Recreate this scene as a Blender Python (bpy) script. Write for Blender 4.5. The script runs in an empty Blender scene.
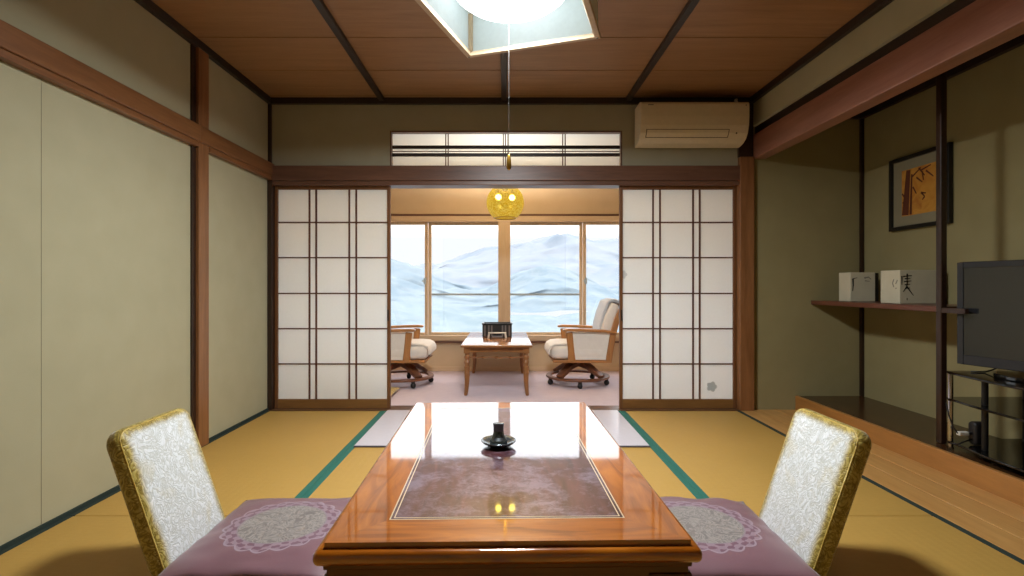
import bpy, bmesh, math, random
from mathutils import Vector, Matrix, noise
random.seed(7)
SC = bpy.context.scene
COL = SC.collection
PI = math.pi

# ------------------------------------------------------------------ materials
def lin(h):
    h = h.lstrip('#')
    o = []
    for i in (0, 2, 4):
        c = int(h[i:i+2], 16) / 255
        o.append(c / 12.92 if c <= .04045 else ((c + .055) / 1.055) ** 2.4)
    return (*o, 1)

class NT:
    """small node builder"""
    def __init__(s, name):
        s.m = bpy.data.materials.new(name); s.m.use_nodes = True
        s.t = s.m.node_tree; s.t.nodes.clear()
        s.out = s.t.nodes.new('ShaderNodeOutputMaterial')
    def n(s, kind, ins=None, **props):
        nd = s.t.nodes.new('ShaderNode' + kind)
        for k, v in props.items(): setattr(nd, k, v)
        for k, v in (ins or {}).items(): s.put(nd, k, v)
        return nd
    def put(s, nd, k, v):
        sock = nd.inputs[k]
        if isinstance(v, bpy.types.NodeSocket): s.t.links.new(v, sock)
        elif isinstance(v, bpy.types.Node): s.t.links.new(v.outputs[0], sock)
        else: sock.default_value = v
    def math(s, op, a, b=0.0, c=0.0, clamp=False):
        nd = s.n('Math', operation=op, use_clamp=clamp)
        s.put(nd, 0, a); s.put(nd, 1, b); s.put(nd, 2, c)
        return nd.outputs[0]
    def mix(s, f, a, b, blend='MIX'):
        nd = s.n('Mix', data_type='RGBA', blend_type=blend)
        s.put(nd, 0, f); s.put(nd, 6, a); s.put(nd, 7, b)
        return nd.outputs[2]
    def ramp(s, f, stops, interp='LINEAR'):
        nd = s.n('ValToRGB'); cr = nd.color_ramp; cr.interpolation = interp
        cr.elements[0].position, cr.elements[0].color = stops[0]
        cr.elements[1].position, cr.elements[1].color = stops[-1]
        for p, c in stops[1:-1]:
            e = cr.elements.new(p); e.color = c
        s.put(nd, 0, f)
        return nd.outputs[0]
    def coord(s, scale=(1, 1, 1), kind='Object', rot=(0, 0, 0)):
        tc = s.n('TexCoord')
        mp = s.n('Mapping', {'Vector': tc.outputs[kind], 'Scale': scale, 'Rotation': rot})
        return mp.outputs[0]
    def noise(s, v, scale=5, detail=3, rough=.5, dist=0):
        return s.n('TexNoise', {'Vector': v, 'Scale': scale, 'Detail': detail, 'Roughness': rough, 'Distortion': dist}).outputs[0]
    def bump(s, h, strength=.2, dist=.01):
        return s.n('Bump', {'Height': h, 'Strength': strength, 'Distance': dist}).outputs[0]
    def principled(s, color, rough=.5, normal=None, **kw):
        p = s.n('BsdfPrincipled', {'Base Color': color, 'Roughness': rough})
        for k, v in kw.items(): s.put(p, k.replace('_', ' '), v)
        if normal is not None: s.put(p, 'Normal', normal)
        s.t.links.new(p.outputs[0], s.out.inputs[0])
        return s.m
    def surface(s, sh):
        s.t.links.new(sh if isinstance(sh, bpy.types.NodeSocket) else sh.outputs[0], s.out.inputs[0])
        return s.m

def plain(name, col, rough=.5, **kw):
    b = NT(name)
    v = b.coord()
    c = b.mix(b.noise(v, 40, 2), lin(col), tuple(x * .88 for x in lin(col)[:3]) + (1,))
    return b.principled(c, rough, **kw)

def wood(name, c1, c2, axis='X', rough=.4, fine=28, island=False, bumpy=.08, **kw):
    b = NT(name)
    sc = {'X': (1.2, 14, 14), 'Y': (14, 1.2, 14), 'Z': (14, 14, 1.2)}[axis]
    v = b.coord(sc)
    n1 = b.noise(v, 1.5, 4, .55, .6)
    n2 = b.noise(v, 9, 3, .6)
    f = b.math('ADD', b.math('MULTIPLY', n1, .7), b.math('MULTIPLY', n2, .35))
    col = b.ramp(f, [(.3, lin(c2)), (.72, lin(c1))])
    if island:
        r = b.n('NewGeometry').outputs['Random Per Island']
        col = b.mix(b.math('MULTIPLY', r, .28), col, lin(c2))
    return b.principled(col, rough, b.bump(f, bumpy, .004), **kw)

def plaster(name, c1, c2, scale=6, bumpy=.15):
    b = NT(name); v = b.coord()
    col = b.mix(b.noise(v, scale, 4), lin(c1), lin(c2))
    return b.principled(col, .92, b.bump(b.noise(v, 350, 3), bumpy, .003))

M = {}
M['plaster'] = plaster('plaster', '#a8a28a', '#9c967e')
M['wallpaper'] = plaster('wallpaper', '#b3ac8c', '#a8a181')
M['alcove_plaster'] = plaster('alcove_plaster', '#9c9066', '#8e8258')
M['veranda_plaster'] = plaster('veranda_plaster', '#cfb898', '#c4ac8b')
M['carpet'] = plaster('carpet', '#d2c2c8', '#c4b2b9', 14, .5)
M['post_wood'] = wood('post_wood', '#97663f', '#714726', 'Z', .36)
M['dark_post'] = wood('dark_post', '#3b2416', '#24150d', 'Z', .35)
M['rail_wood_y'] = wood('rail_wood_y', '#8b5c34', '#693f21', 'Y', .36)
M['rail_wood_x'] = wood('rail_wood_x', '#74503d', '#573a2b', 'X', .4)
M['dark_trim'] = wood('dark_trim', '#33231a', '#20150f', 'X', .45)
M['dark_trim_y'] = wood('dark_trim_y', '#33231a', '#20150f', 'Y', .45)
M['red_beam'] = wood('red_beam', '#a0705d', '#825442', 'Y', .3)
M['ceiling_board'] = wood('ceiling_board', '#a87f57', '#89633e', 'X', .42, island=True)
M['plank_floor'] = wood('plank_floor', '#d3a260', '#b78145', 'Y', .35)
M['toko_top'] = wood('toko_top', '#4c2f19', '#35200f', 'Y', .22)
M['toko_face'] = wood('toko_face', '#b67f42', '#976431', 'Y', .32)
M['shoji_wood'] = wood('shoji_wood', '#7a4f2c', '#5e391d', 'Z', .45)
M['lattice'] = wood('lattice', '#5f3524', '#472417', 'Z', .5)
M['shoji_bottom'] = wood('shoji_bottom', '#8a6032', '#6c4722', 'X', .45)
M['window_wood'] = wood('window_wood', '#d4bd9e', '#c2a684', 'Z', .4)
M['window_wood_x'] = wood('window_wood_x', '#d4bd9e', '#c2a684', 'X', .4)
M['shelf_wood'] = wood('shelf_wood', '#754735', '#573022', 'Y', .35)
M['grey_metal'] = plain('grey_metal', '#aab8c0', .5)
M['chrome'] = plain('chrome', '#c8c8c8', .15, Metallic=1.0)
M['black_metal'] = plain('black_metal', '#141314', .35)
M['black_rubber'] = plain('black_rubber', '#1d1817', .5)
M['honey'] = wood('honey', '#b98049', '#96602f', 'X', .35)
M['honey_z'] = wood('honey_z', '#b98049', '#8f5b2d', 'Z', .35)
M['base_brown'] = wood('base_brown', '#7d4e33', '#5c3521', 'X', .4)
M['cream_fabric'] = plaster('cream_fabric', '#e9e1d6', '#dcd2c6', 30, .3)
M['grey_throw'] = plaster('grey_throw', '#c6c8cc', '#b2b4ba', 30, .4)
M['coffee_wood'] = wood('coffee_wood', '#a8703f', '#8a5529', 'X', .12)
M['coffee_leg'] = wood('coffee_leg', '#a06c3c', '#7f4f27', 'Z', .3)
M['ac_plastic'] = plain('ac_plastic', '#e0d3b4', .42)
M['ac_brown'] = plain('ac_dark', '#4f4331', .5)  # dark brown of the louver gap and the sensor
M['white_plastic'] = plain('white_plastic', '#dcd8cc', .4)
M['mark_grey'] = plain('mark_grey', '#77716a', .8)
M['lamp_frame'] = wood('lamp_frame', '#cdb798', '#b59d7d', 'X', .45)
M['lamp_panel'] = plain('lamp_panel', '#e2eff1', .6)
M['gold_metal'] = plain('gold_metal', '#a9812f', .3, Metallic=.8)
M['box_white'] = plaster('box_white', '#cfc6ac', '#c3ba9f', 20, .1)
M['ink'] = plain('ink', '#3a352c', .8)
M['ink_pale'] = plain('ink_pale', '#8f887a', .8)
M['frame_black'] = plain('frame_black', '#16110e', .4)
M['mount_card'] = plain('mount_card', '#8d8468', .8)
M['tv_bezel'] = plain('tv_bezel', '#353538', .2)
M['tv_screen'] = plain('tv_screen', '#26272b', .08, IOR=1.9)
M['black_glass'] = plain('black_glass', '#0c0b0b', .06)
M['pewter'] = plain('pewter', '#6a7073', .22, Metallic=.8)
M['box_dark'] = plain('box_dark', '#2b2829', .35)
M['box_grey'] = plain('box_grey', '#77706e', .4)
M['cord_white'] = plain('cord_white', '#45433f', .6)
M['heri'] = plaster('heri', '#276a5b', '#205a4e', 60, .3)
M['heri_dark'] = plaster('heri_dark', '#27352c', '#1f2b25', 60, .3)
M['seam'] = plain('seam_dark', '#a39c80', .8)
M['sill_wood'] = wood('sill_wood', '#6d4a30', '#50341f', 'X', .4)
M['board_pale'] = plain('board_pale', '#d2cbd2', .28)
M['board_edge'] = plain('board_edge', '#5b5560', .5)

def mk_tatami():
    b = NT('tatami'); v = b.coord()
    tc = b.n('TexCoord').outputs['Object']
    w = b.n('TexWave', {'Vector': tc, 'Scale': 55.0, 'Distortion': .6, 'Detail': 1.0, 'Detail Scale': 4.0}, wave_type='BANDS', bands_direction='Y').outputs[1]
    x = b.n('TexWave', {'Vector': tc, 'Scale': 9.0, 'Distortion': .2}, wave_type='BANDS', bands_direction='X').outputs[1]
    n = b.noise(b.coord((6, 60, 1)), 3, 4)
    f = b.math('ADD', b.math('MULTIPLY', w, .55), b.math('MULTIPLY', n, .45))
    col = b.ramp(f, [(.15, lin('#a67d3a')), (.6, lin('#c0974a')), (.95, lin('#cfa85a'))])
    col = b.mix(b.noise(v, 2.2, 2), col, lin('#b28b40'))
    h = b.math('ADD', w, b.math('MULTIPLY', x, .4))
    return b.principled(col, .6, b.bump(h, .25, .003))
M['tatami'] = mk_tatami()

def mk_gold():
    b = NT('gold_brocade'); v = b.coord()
    vo = b.n('TexVoronoi', {'Vector': v, 'Scale': 34.0, 'Randomness': .8}, feature='SMOOTH_F1').outputs[0]
    n = b.noise(v, 60, 4, .6, 1.2)
    f = b.math('ADD', b.math('MULTIPLY', vo, .9), b.math('MULTIPLY', n, .5))
    col = b.ramp(f, [(.2, lin('#8f7223')), (.55, lin('#b8963a')), (.85, lin('#cfb25c'))])
    return b.principled(col, .42, b.bump(f, .55, .006), Sheen_Weight=.5, Sheen_Roughness=.35, Specular_IOR_Level=.6)
M['gold'] = mk_gold()

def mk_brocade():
    # gold brocade; window sheen painted in near-white on the front of the backrest
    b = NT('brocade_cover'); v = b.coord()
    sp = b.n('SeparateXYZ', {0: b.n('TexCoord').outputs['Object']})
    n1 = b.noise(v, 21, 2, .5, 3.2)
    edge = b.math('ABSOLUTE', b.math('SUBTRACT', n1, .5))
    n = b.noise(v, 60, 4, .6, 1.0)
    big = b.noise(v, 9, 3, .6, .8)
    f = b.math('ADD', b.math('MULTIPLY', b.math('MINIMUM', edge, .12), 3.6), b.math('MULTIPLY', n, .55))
    painted_sheen = b.ramp(f, [(.25, lin('#c3c3ba')), (.5, lin('#d3d5d2')), (.75, lin('#e4e6e6'))])
    painted_sheen = b.mix(b.ramp(big, [(.56, (0, 0, 0, 1)), (.72, (.5, .5, .5, 1))]), painted_sheen, lin('#c4b78c'))
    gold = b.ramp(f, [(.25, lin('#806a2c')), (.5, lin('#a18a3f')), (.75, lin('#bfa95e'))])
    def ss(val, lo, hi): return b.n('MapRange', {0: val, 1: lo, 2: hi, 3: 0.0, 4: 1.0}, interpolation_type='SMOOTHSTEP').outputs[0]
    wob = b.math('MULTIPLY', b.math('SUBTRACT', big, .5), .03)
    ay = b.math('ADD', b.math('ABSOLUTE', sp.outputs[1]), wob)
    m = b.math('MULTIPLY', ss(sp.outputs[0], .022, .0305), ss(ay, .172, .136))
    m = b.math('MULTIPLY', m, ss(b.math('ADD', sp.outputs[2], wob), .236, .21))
    col = b.mix(m, gold, painted_sheen)
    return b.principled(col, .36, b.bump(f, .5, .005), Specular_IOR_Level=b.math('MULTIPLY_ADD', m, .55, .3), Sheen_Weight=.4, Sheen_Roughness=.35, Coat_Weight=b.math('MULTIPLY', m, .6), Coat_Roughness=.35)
M['brocade'] = mk_brocade()

def mk_zabuton():
    b = NT('zabuton_silk')
    tc = b.n('TexCoord').outputs['Object']
    sp = b.n('SeparateXYZ', {0: tc})
    x, y = sp.outputs[0], sp.outputs[1]
    r = b.math('SQRT', b.math('ADD', b.math('MULTIPLY', x, x), b.math('MULTIPLY', y, y)))
    a = b.math('ARCTAN2', y, x)
    sc = b.math('MULTIPLY', b.math('ABSOLUTE', b.math('SINE', b.math('MULTIPLY', a, 9.0))), .016)
    outer = b.math('LESS_THAN', r, b.math('ADD', .186, sc))            # scalloped outline
    outer2 = b.math('LESS_THAN', r, b.math('ADD', .179, sc))
    inner = b.math('LESS_THAN', r, .150)
    inline = b.math('LESS_THAN', r, .145)
    n = b.noise(b.coord(), 17, 3, .55, 2.6)
    motif = b.ramp(n, [(.40, lin('#6e6561')), (.5, lin('#978e87')), (.56, lin('#675e5b')), (.62, lin('#918881'))])
    lob = b.math('MULTIPLY', b.math('SINE', b.math('MULTIPLY', a, 18.0)), b.math('SINE', b.math('MULTIPLY', r, 190.0)))
    petals = b.math('GREATER_THAN', b.math('ADD', lob, b.math('MULTIPLY', b.math('SUBTRACT', b.noise(b.coord(), 70, 3), .5), 2.2)), .05)
    purple = b.mix(b.noise(b.coord(), 7, 3), lin('#6d4a51'), lin('#7d575f'))
    ring = b.mix(petals, lin('#8b737d'), lin('#6d4a58'))
    c = b.mix(outer, purple, lin('#94808a'))
    c = b.mix(outer2, c, ring)
    c = b.mix(inner, c, lin('#84747a'))
    c = b.mix(inline, c, motif)
    h = b.noise(b.coord(), 300, 2)
    return b.principled(c, .45, b.bump(h, .2, .002), Sheen_Weight=.35, Sheen_Roughness=.4)
M['zabuton'] = mk_zabuton()

def mk_table(name, c1, c2, c3, axis, scuff, rough):
    b = NT(name)
    v = b.coord({'X': (1.5, 10, 10), 'Y': (10, 1.5, 10)}[axis])
    f = b.noise(v, 2.2, 5, .6, 1.0)
    col = b.ramp(f, [(.3, lin(c3)), (.5, lin(c2)), (.72, lin(c1))])
    vv = b.coord((1, 1, 1))
    sc = b.math('ADD', b.math('MULTIPLY', b.noise(vv, 4.5, 3, .6, .8), .55), b.math('MULTIPLY', b.noise(vv, 34, 9, .75, .6), .5))
    s = b.ramp(sc, [(.50, (0, 0, 0, 1)), (.64, (1, 1, 1, 1))])
    if not scuff: s = 0.0
    if scuff: col = b.mix(b.math('MULTIPLY', s, scuff), col, lin('#9d92a8'))
    rr = b.math('ADD', rough, b.math('MULTIPLY', s, .035))
    return b.principled(col, b.math('ADD', .3, b.math('MULTIPLY', s, .12)), None, Specular_IOR_Level=.12, Coat_Weight=1.0, Coat_Roughness=rr, Coat_IOR=1.85)
M['table_border'] = mk_table('table_border', '#b96a14', '#9d540d', '#7d3f08', 'Y', 0, .045)
M['table_border_x'] = mk_table('table_border_x', '#b96a14', '#9d540d', '#7d3f08', 'X', 0, .045)
M['table_panel'] = mk_table('table_panel', '#5c3536', '#49282a', '#371d20', 'Y', .42, .04)
M['table_line'] = plain('table_line', '#c8b496', .3)
M['table_dark'] = wood('table_dark', '#6f3a17', '#47240d', 'X', .3)

def mk_paper(name, c, t):
    b = NT(name); v = b.coord()
    col = b.mix(b.noise(v, 60, 4), lin(c), tuple(x * .95 for x in lin(c)[:3]) + (1,))
    d = b.n('BsdfDiffuse', {'Color': col}); tr = b.n('BsdfTranslucent', {'Color': col})
    return b.surface(b.n('MixShader', {0: t, 1: d, 2: tr}))
M['paper'] = mk_paper('shoji_paper', '#f8fdfc', .6)
M['patch'] = mk_paper('patch_paper', '#dfe3e2', .45)

def mk_glass():
    b = NT('window_glass')
    t = b.n('BsdfTransparent', {'Color': (.97, .985, .99, 1)}); g = b.n('BsdfGlossy', {'Roughness': .02})
    return b.surface(b.n('MixShader', {0: .03, 1: t, 2: g}))
M['glass'] = mk_glass()

def mk_emit(name, c, s):
    b = NT(name)
    return b.surface(b.n('Emission', {'Color': c, 'Strength': s}))
M['dome'] = mk_emit('lamp_diffuser', (.98, 1, 1, 1), 2.4)
M['bulb'] = mk_emit('bulb_glow', (1, .95, .85, 1), 32.0)

def mk_globe():
    b = NT('yellow_glass'); v = b.coord()
    vo = b.n('TexVoronoi', {'Vector': v, 'Scale': 75.0}, feature='F1').outputs[0]
    n = b.noise(v, 70, 3, .7)
    f = b.math('ADD', vo, b.math('MULTIPLY', n, .5))
    col = b.ramp(f, [(.2, lin('#b98a08')), (.55, lin('#e3bd1c')), (.9, lin('#f7e26a'))])
    tr = b.n('BsdfTransparent', {'Color': b.mix(.45, (1, .82, .12, 1), col)})
    tl = b.n('BsdfTranslucent', {'Color': col})
    em = b.n('Emission', {'Color': col, 'Strength': .5})
    gl = b.n('BsdfGlossy', {'Roughness': .12})
    m1 = b.n('MixShader', {0: .8, 1: tl, 2: em})
    m2 = b.n('MixShader', {0: .4, 1: m1, 2: tr})
    m3 = b.n('MixShader', {0: .04, 1: m2, 2: gl})
    return b.surface(m3)
M['globe'] = mk_globe()

def mk_hill(name, hazy_snow, hazy_forest, scale):
    b = NT(name); v = b.coord((1, 1, 1.6))
    n = b.noise(v, scale, 7, .62, .8)
    col = b.ramp(n, [(.38, lin(hazy_forest)), (.56, lin(hazy_snow))])  # distance haze mixed into both tones as pale colour
    return b.principled(col, .95)

def mk_art():
    b = NT('art_print'); v = b.coord((1, 1, 1))
    n = b.noise(v, 9, 3, .5, .6)
    return b.principled(b.ramp(n, [(.3, lin('#b4701f')), (.55, lin('#c98f35')), (.75, lin('#a85f1c'))]), .7)
M['art'] = mk_art()
M['art_bark'] = plain('art_bark', '#5f2c12', .8)

# ------------------------------------------------------------------ geometry helpers
def T(x=0, y=0, z=0): return Matrix.Translation((x, y, z))
def R(a, ax): return Matrix.Rotation(a, 4, ax)

def add_box(bm, x0, x1, y0, y1, z0, z1, mt=None):
    vs = [bm.verts.new(Vector(p)) for p in ((x0,y0,z0),(x1,y0,z0),(x1,y1,z0),(x0,y1,z0),(x0,y0,z1),(x1,y0,z1),(x1,y1,z1),(x0,y1,z1))]
    if mt is not None:
        for v in vs: v.co = mt @ v.co
    for f in ((0,3,2,1),(4,5,6,7),(0,1,5,4),(1,2,6,5),(2,3,7,6),(3,0,4,7)):
        bm.faces.new([vs[i] for i in f])
    return vs

def add_prism(bm, pts, lo, hi, plane='XZ', mt=None):
    """outline in a plane, pushed along the third axis from lo to hi"""
    def P(a, b, c):
        p = {'XZ': (a, c, b), 'XY': (a, b, c), 'YZ': (c, a, b)}[plane]
        p = Vector(p)
        return mt @ p if mt is not None else p
    A = [bm.verts.new(P(a, b, lo)) for a, b in pts]
    B = [bm.verts.new(P(a, b, hi)) for a, b in pts]
    n = len(pts)
    bm.faces.new(A); bm.faces.new(B[::-1])
    for i in range(n):
        bm.faces.new((A[i], B[i], B[(i+1) % n], A[(i+1) % n]))
    bmesh.ops.recalc_face_normals(bm, faces=bm.faces)

def add_lathe(bm, prof, seg=24, c=(0, 0, 0), mt=None, cap=True):
    rings = []
    for r, z in prof:
        ring = []
        for i in range(seg):
            a = 2 * PI * i / seg
            p = Vector((c[0] + r * math.cos(a), c[1] + r * math.sin(a), c[2] + z))
            ring.append(bm.verts.new(mt @ p if mt is not None else p))
        rings.append(ring)
    for a, b in zip(rings, rings[1:]):
        for i in range(seg):
            bm.faces.new((a[i], a[(i+1) % seg], b[(i+1) % seg], b[i]))
    if cap:
        bm.faces.new(rings[0][::-1]); bm.faces.new(rings[-1])

def add_tube(bm, pts, r, seg=8):
    pts = [Vector(p) for p in pts]
    rings = []
    for i, p in enumerate(pts):
        d = (pts[min(i+1, len(pts)-1)] - pts[max(i-1, 0)]).normalized()
        u = d.cross(Vector((0, 0, 1)) if abs(d.z) < .9 else Vector((1, 0, 0))).normalized(); w = d.cross(u)
        rr = r[i] if isinstance(r, (list, tuple)) else r
        rings.append([bm.verts.new(p + rr * (math.cos(2*PI*k/seg) * u + math.sin(2*PI*k/seg) * w)) for k in range(seg)])
    for a, b in zip(rings, rings[1:]):
        for k in range(seg):
            bm.faces.new((a[k], a[(k+1) % seg], b[(k+1) % seg], b[k]))
    bm.faces.new(rings[0][::-1]); bm.faces.new(rings[-1])
    bmesh.ops.recalc_face_normals(bm, faces=bm.faces)

def add_sheet(bm, pts, hw, th):
    """a bar of rectangular section following pts in XZ, half width hw in Y, thickness th"""
    rows = []
    P = [Vector(p) for p in pts]
    for i, p in enumerate(P):
        d = (P[min(i+1, len(P)-1)] - P[max(i-1, 0)]).normalized()
        nrm = Vector((-d.y, d.x))
        t = th[i] if isinstance(th, (list, tuple)) else th
        a, b = p + nrm * t/2, p - nrm * t/2
        y0, y1 = (-hw, hw) if not isinstance(hw, tuple) else hw
        rows.append([bm.verts.new(q) for q in ((a.x,y0,a.y),(a.x,y1,a.y),(b.x,y1,b.y),(b.x,y0,b.y))])
    for r, s in zip(rows, rows[1:]):
        for k in range(4):
            bm.faces.new((r[k], r[(k+1) % 4], s[(k+1) % 4], s[k]))
    bm.faces.new(rows[0][::-1]); bm.faces.new(rows[-1])
    bmesh.ops.recalc_face_normals(bm, faces=bm.faces)

def obj(name, bm, mat, parent=None, bevel=0, seg=2, smooth=False, subsurf=0, recalc=True):
    if recalc: bmesh.ops.recalc_face_normals(bm, faces=bm.faces)
    me = bpy.data.meshes.new(name); bm.to_mesh(me); bm.free()
    o = bpy.data.objects.new(name, me); COL.objects.link(o)
    me.materials.append(M[mat] if isinstance(mat, str) else mat)
    if parent is not None: o.parent = parent
    if bevel:
        md = o.modifiers.new('Bevel', 'BEVEL'); md.width = bevel; md.segments = seg; md.limit_method = 'ANGLE'
        md.harden_normals = False
    if subsurf:
        md = o.modifiers.new('Subdivision', 'SUBSURF'); md.levels = subsurf; md.render_levels = subsurf
    if smooth or (bevel and seg > 2):
        for p in me.polygons: p.use_smooth = True
        if not subsurf and not smooth:
            pass
    return o

def BM(): return bmesh.new()
def boxes(*bs):
    bm = BM()
    for b in bs: add_box(bm, *b)
    return bm

def thing(name, label, cat, loc=(0, 0, 0), rz=0, group=None):
    o = bpy.data.objects.new(name, None); COL.objects.link(o)
    o.empty_display_size = .1
    o.location = loc; o.rotation_euler = (0, 0, rz)
    return tag(o, label, cat, group)
def tag(o, label, cat, group=None):
    o['label'] = label; o['category'] = cat
    if group: o['group'] = group
    return o
def struct(o, label=None):
    o['kind'] = 'structure'
    return o
def sroot(name, loc=(0, 0, 0)):
    o = bpy.data.objects.new(name, None); COL.objects.link(o); o.location = loc
    return struct(o)
def dup(root, loc, rz, label):
    r = root.copy(); COL.objects.link(r); r.location = loc; r.rotation_euler = (0, 0, rz); r['label'] = label
    for ch in root.children:
        c = ch.copy(); COL.objects.link(c); c.parent = r
        for g in ch.children:
            d = g.copy(); COL.objects.link(d); d.parent = c
    return r

# ------------------------------------------------------------------ room constants (metres; camera at the origin looking along +Y)
EYE = .972
XL, XR = -1.85, 1.95          # main room
XT = 2.82                     # alcove's outer wall
DB = 4.10                     # wall with the paper doors
DW = 5.95                     # veranda window wall
DF = -.95                     # wall behind the camera
ZC = 2.442
ZH = 1.767                    # door head
# ---- floors
struct(obj('floor', boxes((XL-.1, XT+.1, DF-.1, DB+.02, -.12, -.056)), 'plank_floor'))
struct(obj('floor_veranda', boxes((XL-.1, XR+.1, DB+.12, DW+.1, -.12, 0)), 'carpet'))
struct(obj('trim_1', boxes((XL, 1.84, DB-.045, DB+.12, -.05, .004)), 'sill_wood'))      # door sill
bm = BM()
xs = [1.845, 1.993, 2.142, 2.29]
for a, b_ in zip(xs, xs[1:]): add_box(bm, a, b_-.002, DF, DB, -.05, 0)
struct(obj('floor_planks', bm, 'plank_floor', bevel=.002))
# ---- tatami mats
def mat(x0, x1, y0, y1, label, dark=None):
    cx, cy = (x0+x1)/2, (y0+y1)/2
    t = thing('tatami_mat', label, 'tatami mat', (cx, cy, -.055), 0, 'tatami mats on the floor')
    w, l = (x1-x0)/2 - .001, (y1-y0)/2 - .0015
    obj('rush_surface', boxes((-w, w, -l, l, 0, .055)), 'tatami', t, bevel=.004)
    for s in (-1, 1):
        a, b_ = sorted((s*w, s*(w-.031)))
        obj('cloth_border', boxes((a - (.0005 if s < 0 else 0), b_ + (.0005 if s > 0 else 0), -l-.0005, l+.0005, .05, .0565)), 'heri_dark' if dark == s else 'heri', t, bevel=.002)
Y0, Y1, Y2 = .33, 2.205, DB-.046
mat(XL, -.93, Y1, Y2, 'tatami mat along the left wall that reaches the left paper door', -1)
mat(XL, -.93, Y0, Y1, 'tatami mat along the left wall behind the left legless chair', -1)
mat(-.93, 0, Y1, Y2, 'tatami mat under the far end of the table, left half')
mat(0, .912, Y1, Y2, 'tatami mat under the far end of the table, right half')
mat(-.93, 0, Y0, Y1, 'tatami mat under the near end of the table and left purple cushion')
mat(0, .912, Y0, Y1, 'tatami mat under the near end of the table and right purple cushion')
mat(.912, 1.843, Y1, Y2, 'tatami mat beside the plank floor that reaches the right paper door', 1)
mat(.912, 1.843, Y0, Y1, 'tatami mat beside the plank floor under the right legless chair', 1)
struct(obj('floor_near', boxes((XL, 1.843, DF, Y0-.002, -.055, 0)), 'tatami'))
t = thing('floor_board', 'pale lavender-white board laid over the tatami at the veranda opening', 'board', (0, 3.61, .002))
obj('board', boxes((-.905, .88, -.465, .44, 0, .006)), 'board_pale', t, bevel=.001)
obj('edge_strip', boxes((-.905, .88, -.477, -.4655, 0, .0075)), 'board_edge', t)

# ---- walls
struct(obj('wall_left', boxes((XL-.1, XL, DF, DB, -.05, ZC)), 'wallpaper'))
struct(obj('wall_front', boxes((XL-.1, XT+.1, DF-.1, DF, -.05, ZC)), 'wallpaper'))
# wall over the doors, with the opening for the transom, and its flank in the alcove
RX0, RX1, RZ0, RZ1 = -.897, .93, 1.907, 2.194
struct(obj('wall_back', boxes((XL-.1, RX0, DB, DB+.12, ZH, ZC), (RX1, XR, DB, DB+.12, ZH, ZC), (RX0, RX1, DB, DB+.12, RZ1, ZC), (RX0, RX1, DB, DB+.12, ZH, RZ0)), 'plaster'))
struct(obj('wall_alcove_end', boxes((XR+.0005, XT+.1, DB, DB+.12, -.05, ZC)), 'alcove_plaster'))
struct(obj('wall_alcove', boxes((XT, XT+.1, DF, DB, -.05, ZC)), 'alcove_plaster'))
struct(obj('wall_right', boxes((XR, XR+.1, DF, DB, 2.222, ZC)), 'wallpaper'))
# ---- ceiling: boards between battens
bm = BM()
bx = [XL, -.953, .0, .97, XR]
for i in range(4):
    y = DB
    while y > DF:
        y2 = max(DF, y - (.08 if y == DB else .47))
        add_box(bm, bx[i], bx[i+1], y2+.004, y-.004, ZC, ZC+.02)
        y = y2
add_box(bm, XL-.1, XR+.1, DF, DB, ZC+.012, ZC+.05)
struct(obj('ceiling', bm, 'ceiling_board'))
struct(obj('ceiling_alcove', boxes((XR+.1, XT, DF, DB, 2.342, 2.40)), 'dark_trim_y'))
for k, x in enumerate((-.953, 0, .97)):
    struct(obj('trim_%d' % (2+k), boxes((x-.021, x+.021, DF, DB, ZC-.028, ZC+.001)), 'dark_trim_y', bevel=.004))
struct(obj('trim_5', boxes((XL, XR, DB-.04, DB, ZC-.045, ZC+.001), (XL, XL+.0, DB, DB, 0, 0)), 'dark_trim', bevel=.004))
struct(obj('trim_6', boxes((XL, XL+.036, DF, DB-.041, ZC-.045, ZC+.001)), 'dark_trim_y', bevel=.004))
struct(obj('trim_7', boxes((XR-.036, XR, DF, DB-.041, ZC-.045, ZC+.001)), 'dark_trim_y', bevel=.004))
# ---- left wall: posts, two-step picture rail, panel seam
struct(obj('trim_8', boxes((XL, XL+.03, 3.108, 3.215, 0, ZC-.045)), 'post_wood', bevel=.003))
struct(obj('trim_9', boxes((XL-.001, XL+.012, 3.072, 3.107, 0, ZC-.045)), 'dark_post'))
struct(obj('trim_10', boxes((XL, XL+.045, DF, 3.107, 1.832, 1.93), (XL, XL+.036, DF, 3.107, 1.80, 1.8315)), 'rail_wood_y', bevel=.004))
struct(obj('trim_11', boxes((XL, XL+.045, 3.1075, DB-.001, 1.832, 1.93), (XL, XL+.036, 3.2155, DB-.001, 1.80, 1.8315)), 'rail_wood_y', bevel=.004))
struct(obj('trim_12', boxes((XL-.001, XL+.0015, 2.082, 2.084, .0, 1.80)), 'seam'))
struct(obj('trim_13', boxes((XL, XL+.035, DB-.03, DB+.11, 0, 1.80), (XL, XL+.025, DB-.022, DB+.1, 1.931, ZC-.045)), 'dark_post', bevel=.002))
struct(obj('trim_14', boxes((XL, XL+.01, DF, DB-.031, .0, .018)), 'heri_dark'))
# ---- rail over the doors
struct(obj('trim_15', boxes((XL+.036, XR, DB-.038, DB-.0005, 1.795, 1.912), (XL+.036, 1.84, DB-.026, DB+.121, ZH-.006, 1.7945)), 'rail_wood_x', bevel=.004))
# ---- post between doors and alcove
struct(obj('trim_16', boxes((1.84, XR, DB-.045, DB+.11, 0, 1.98)), 'post_wood', bevel=.004))
struct(obj('trim_17', boxes((1.835, XR, DB-.03, DB-.0005, 1.9805, ZC-.045)), 'dark_post', bevel=.004))
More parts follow.
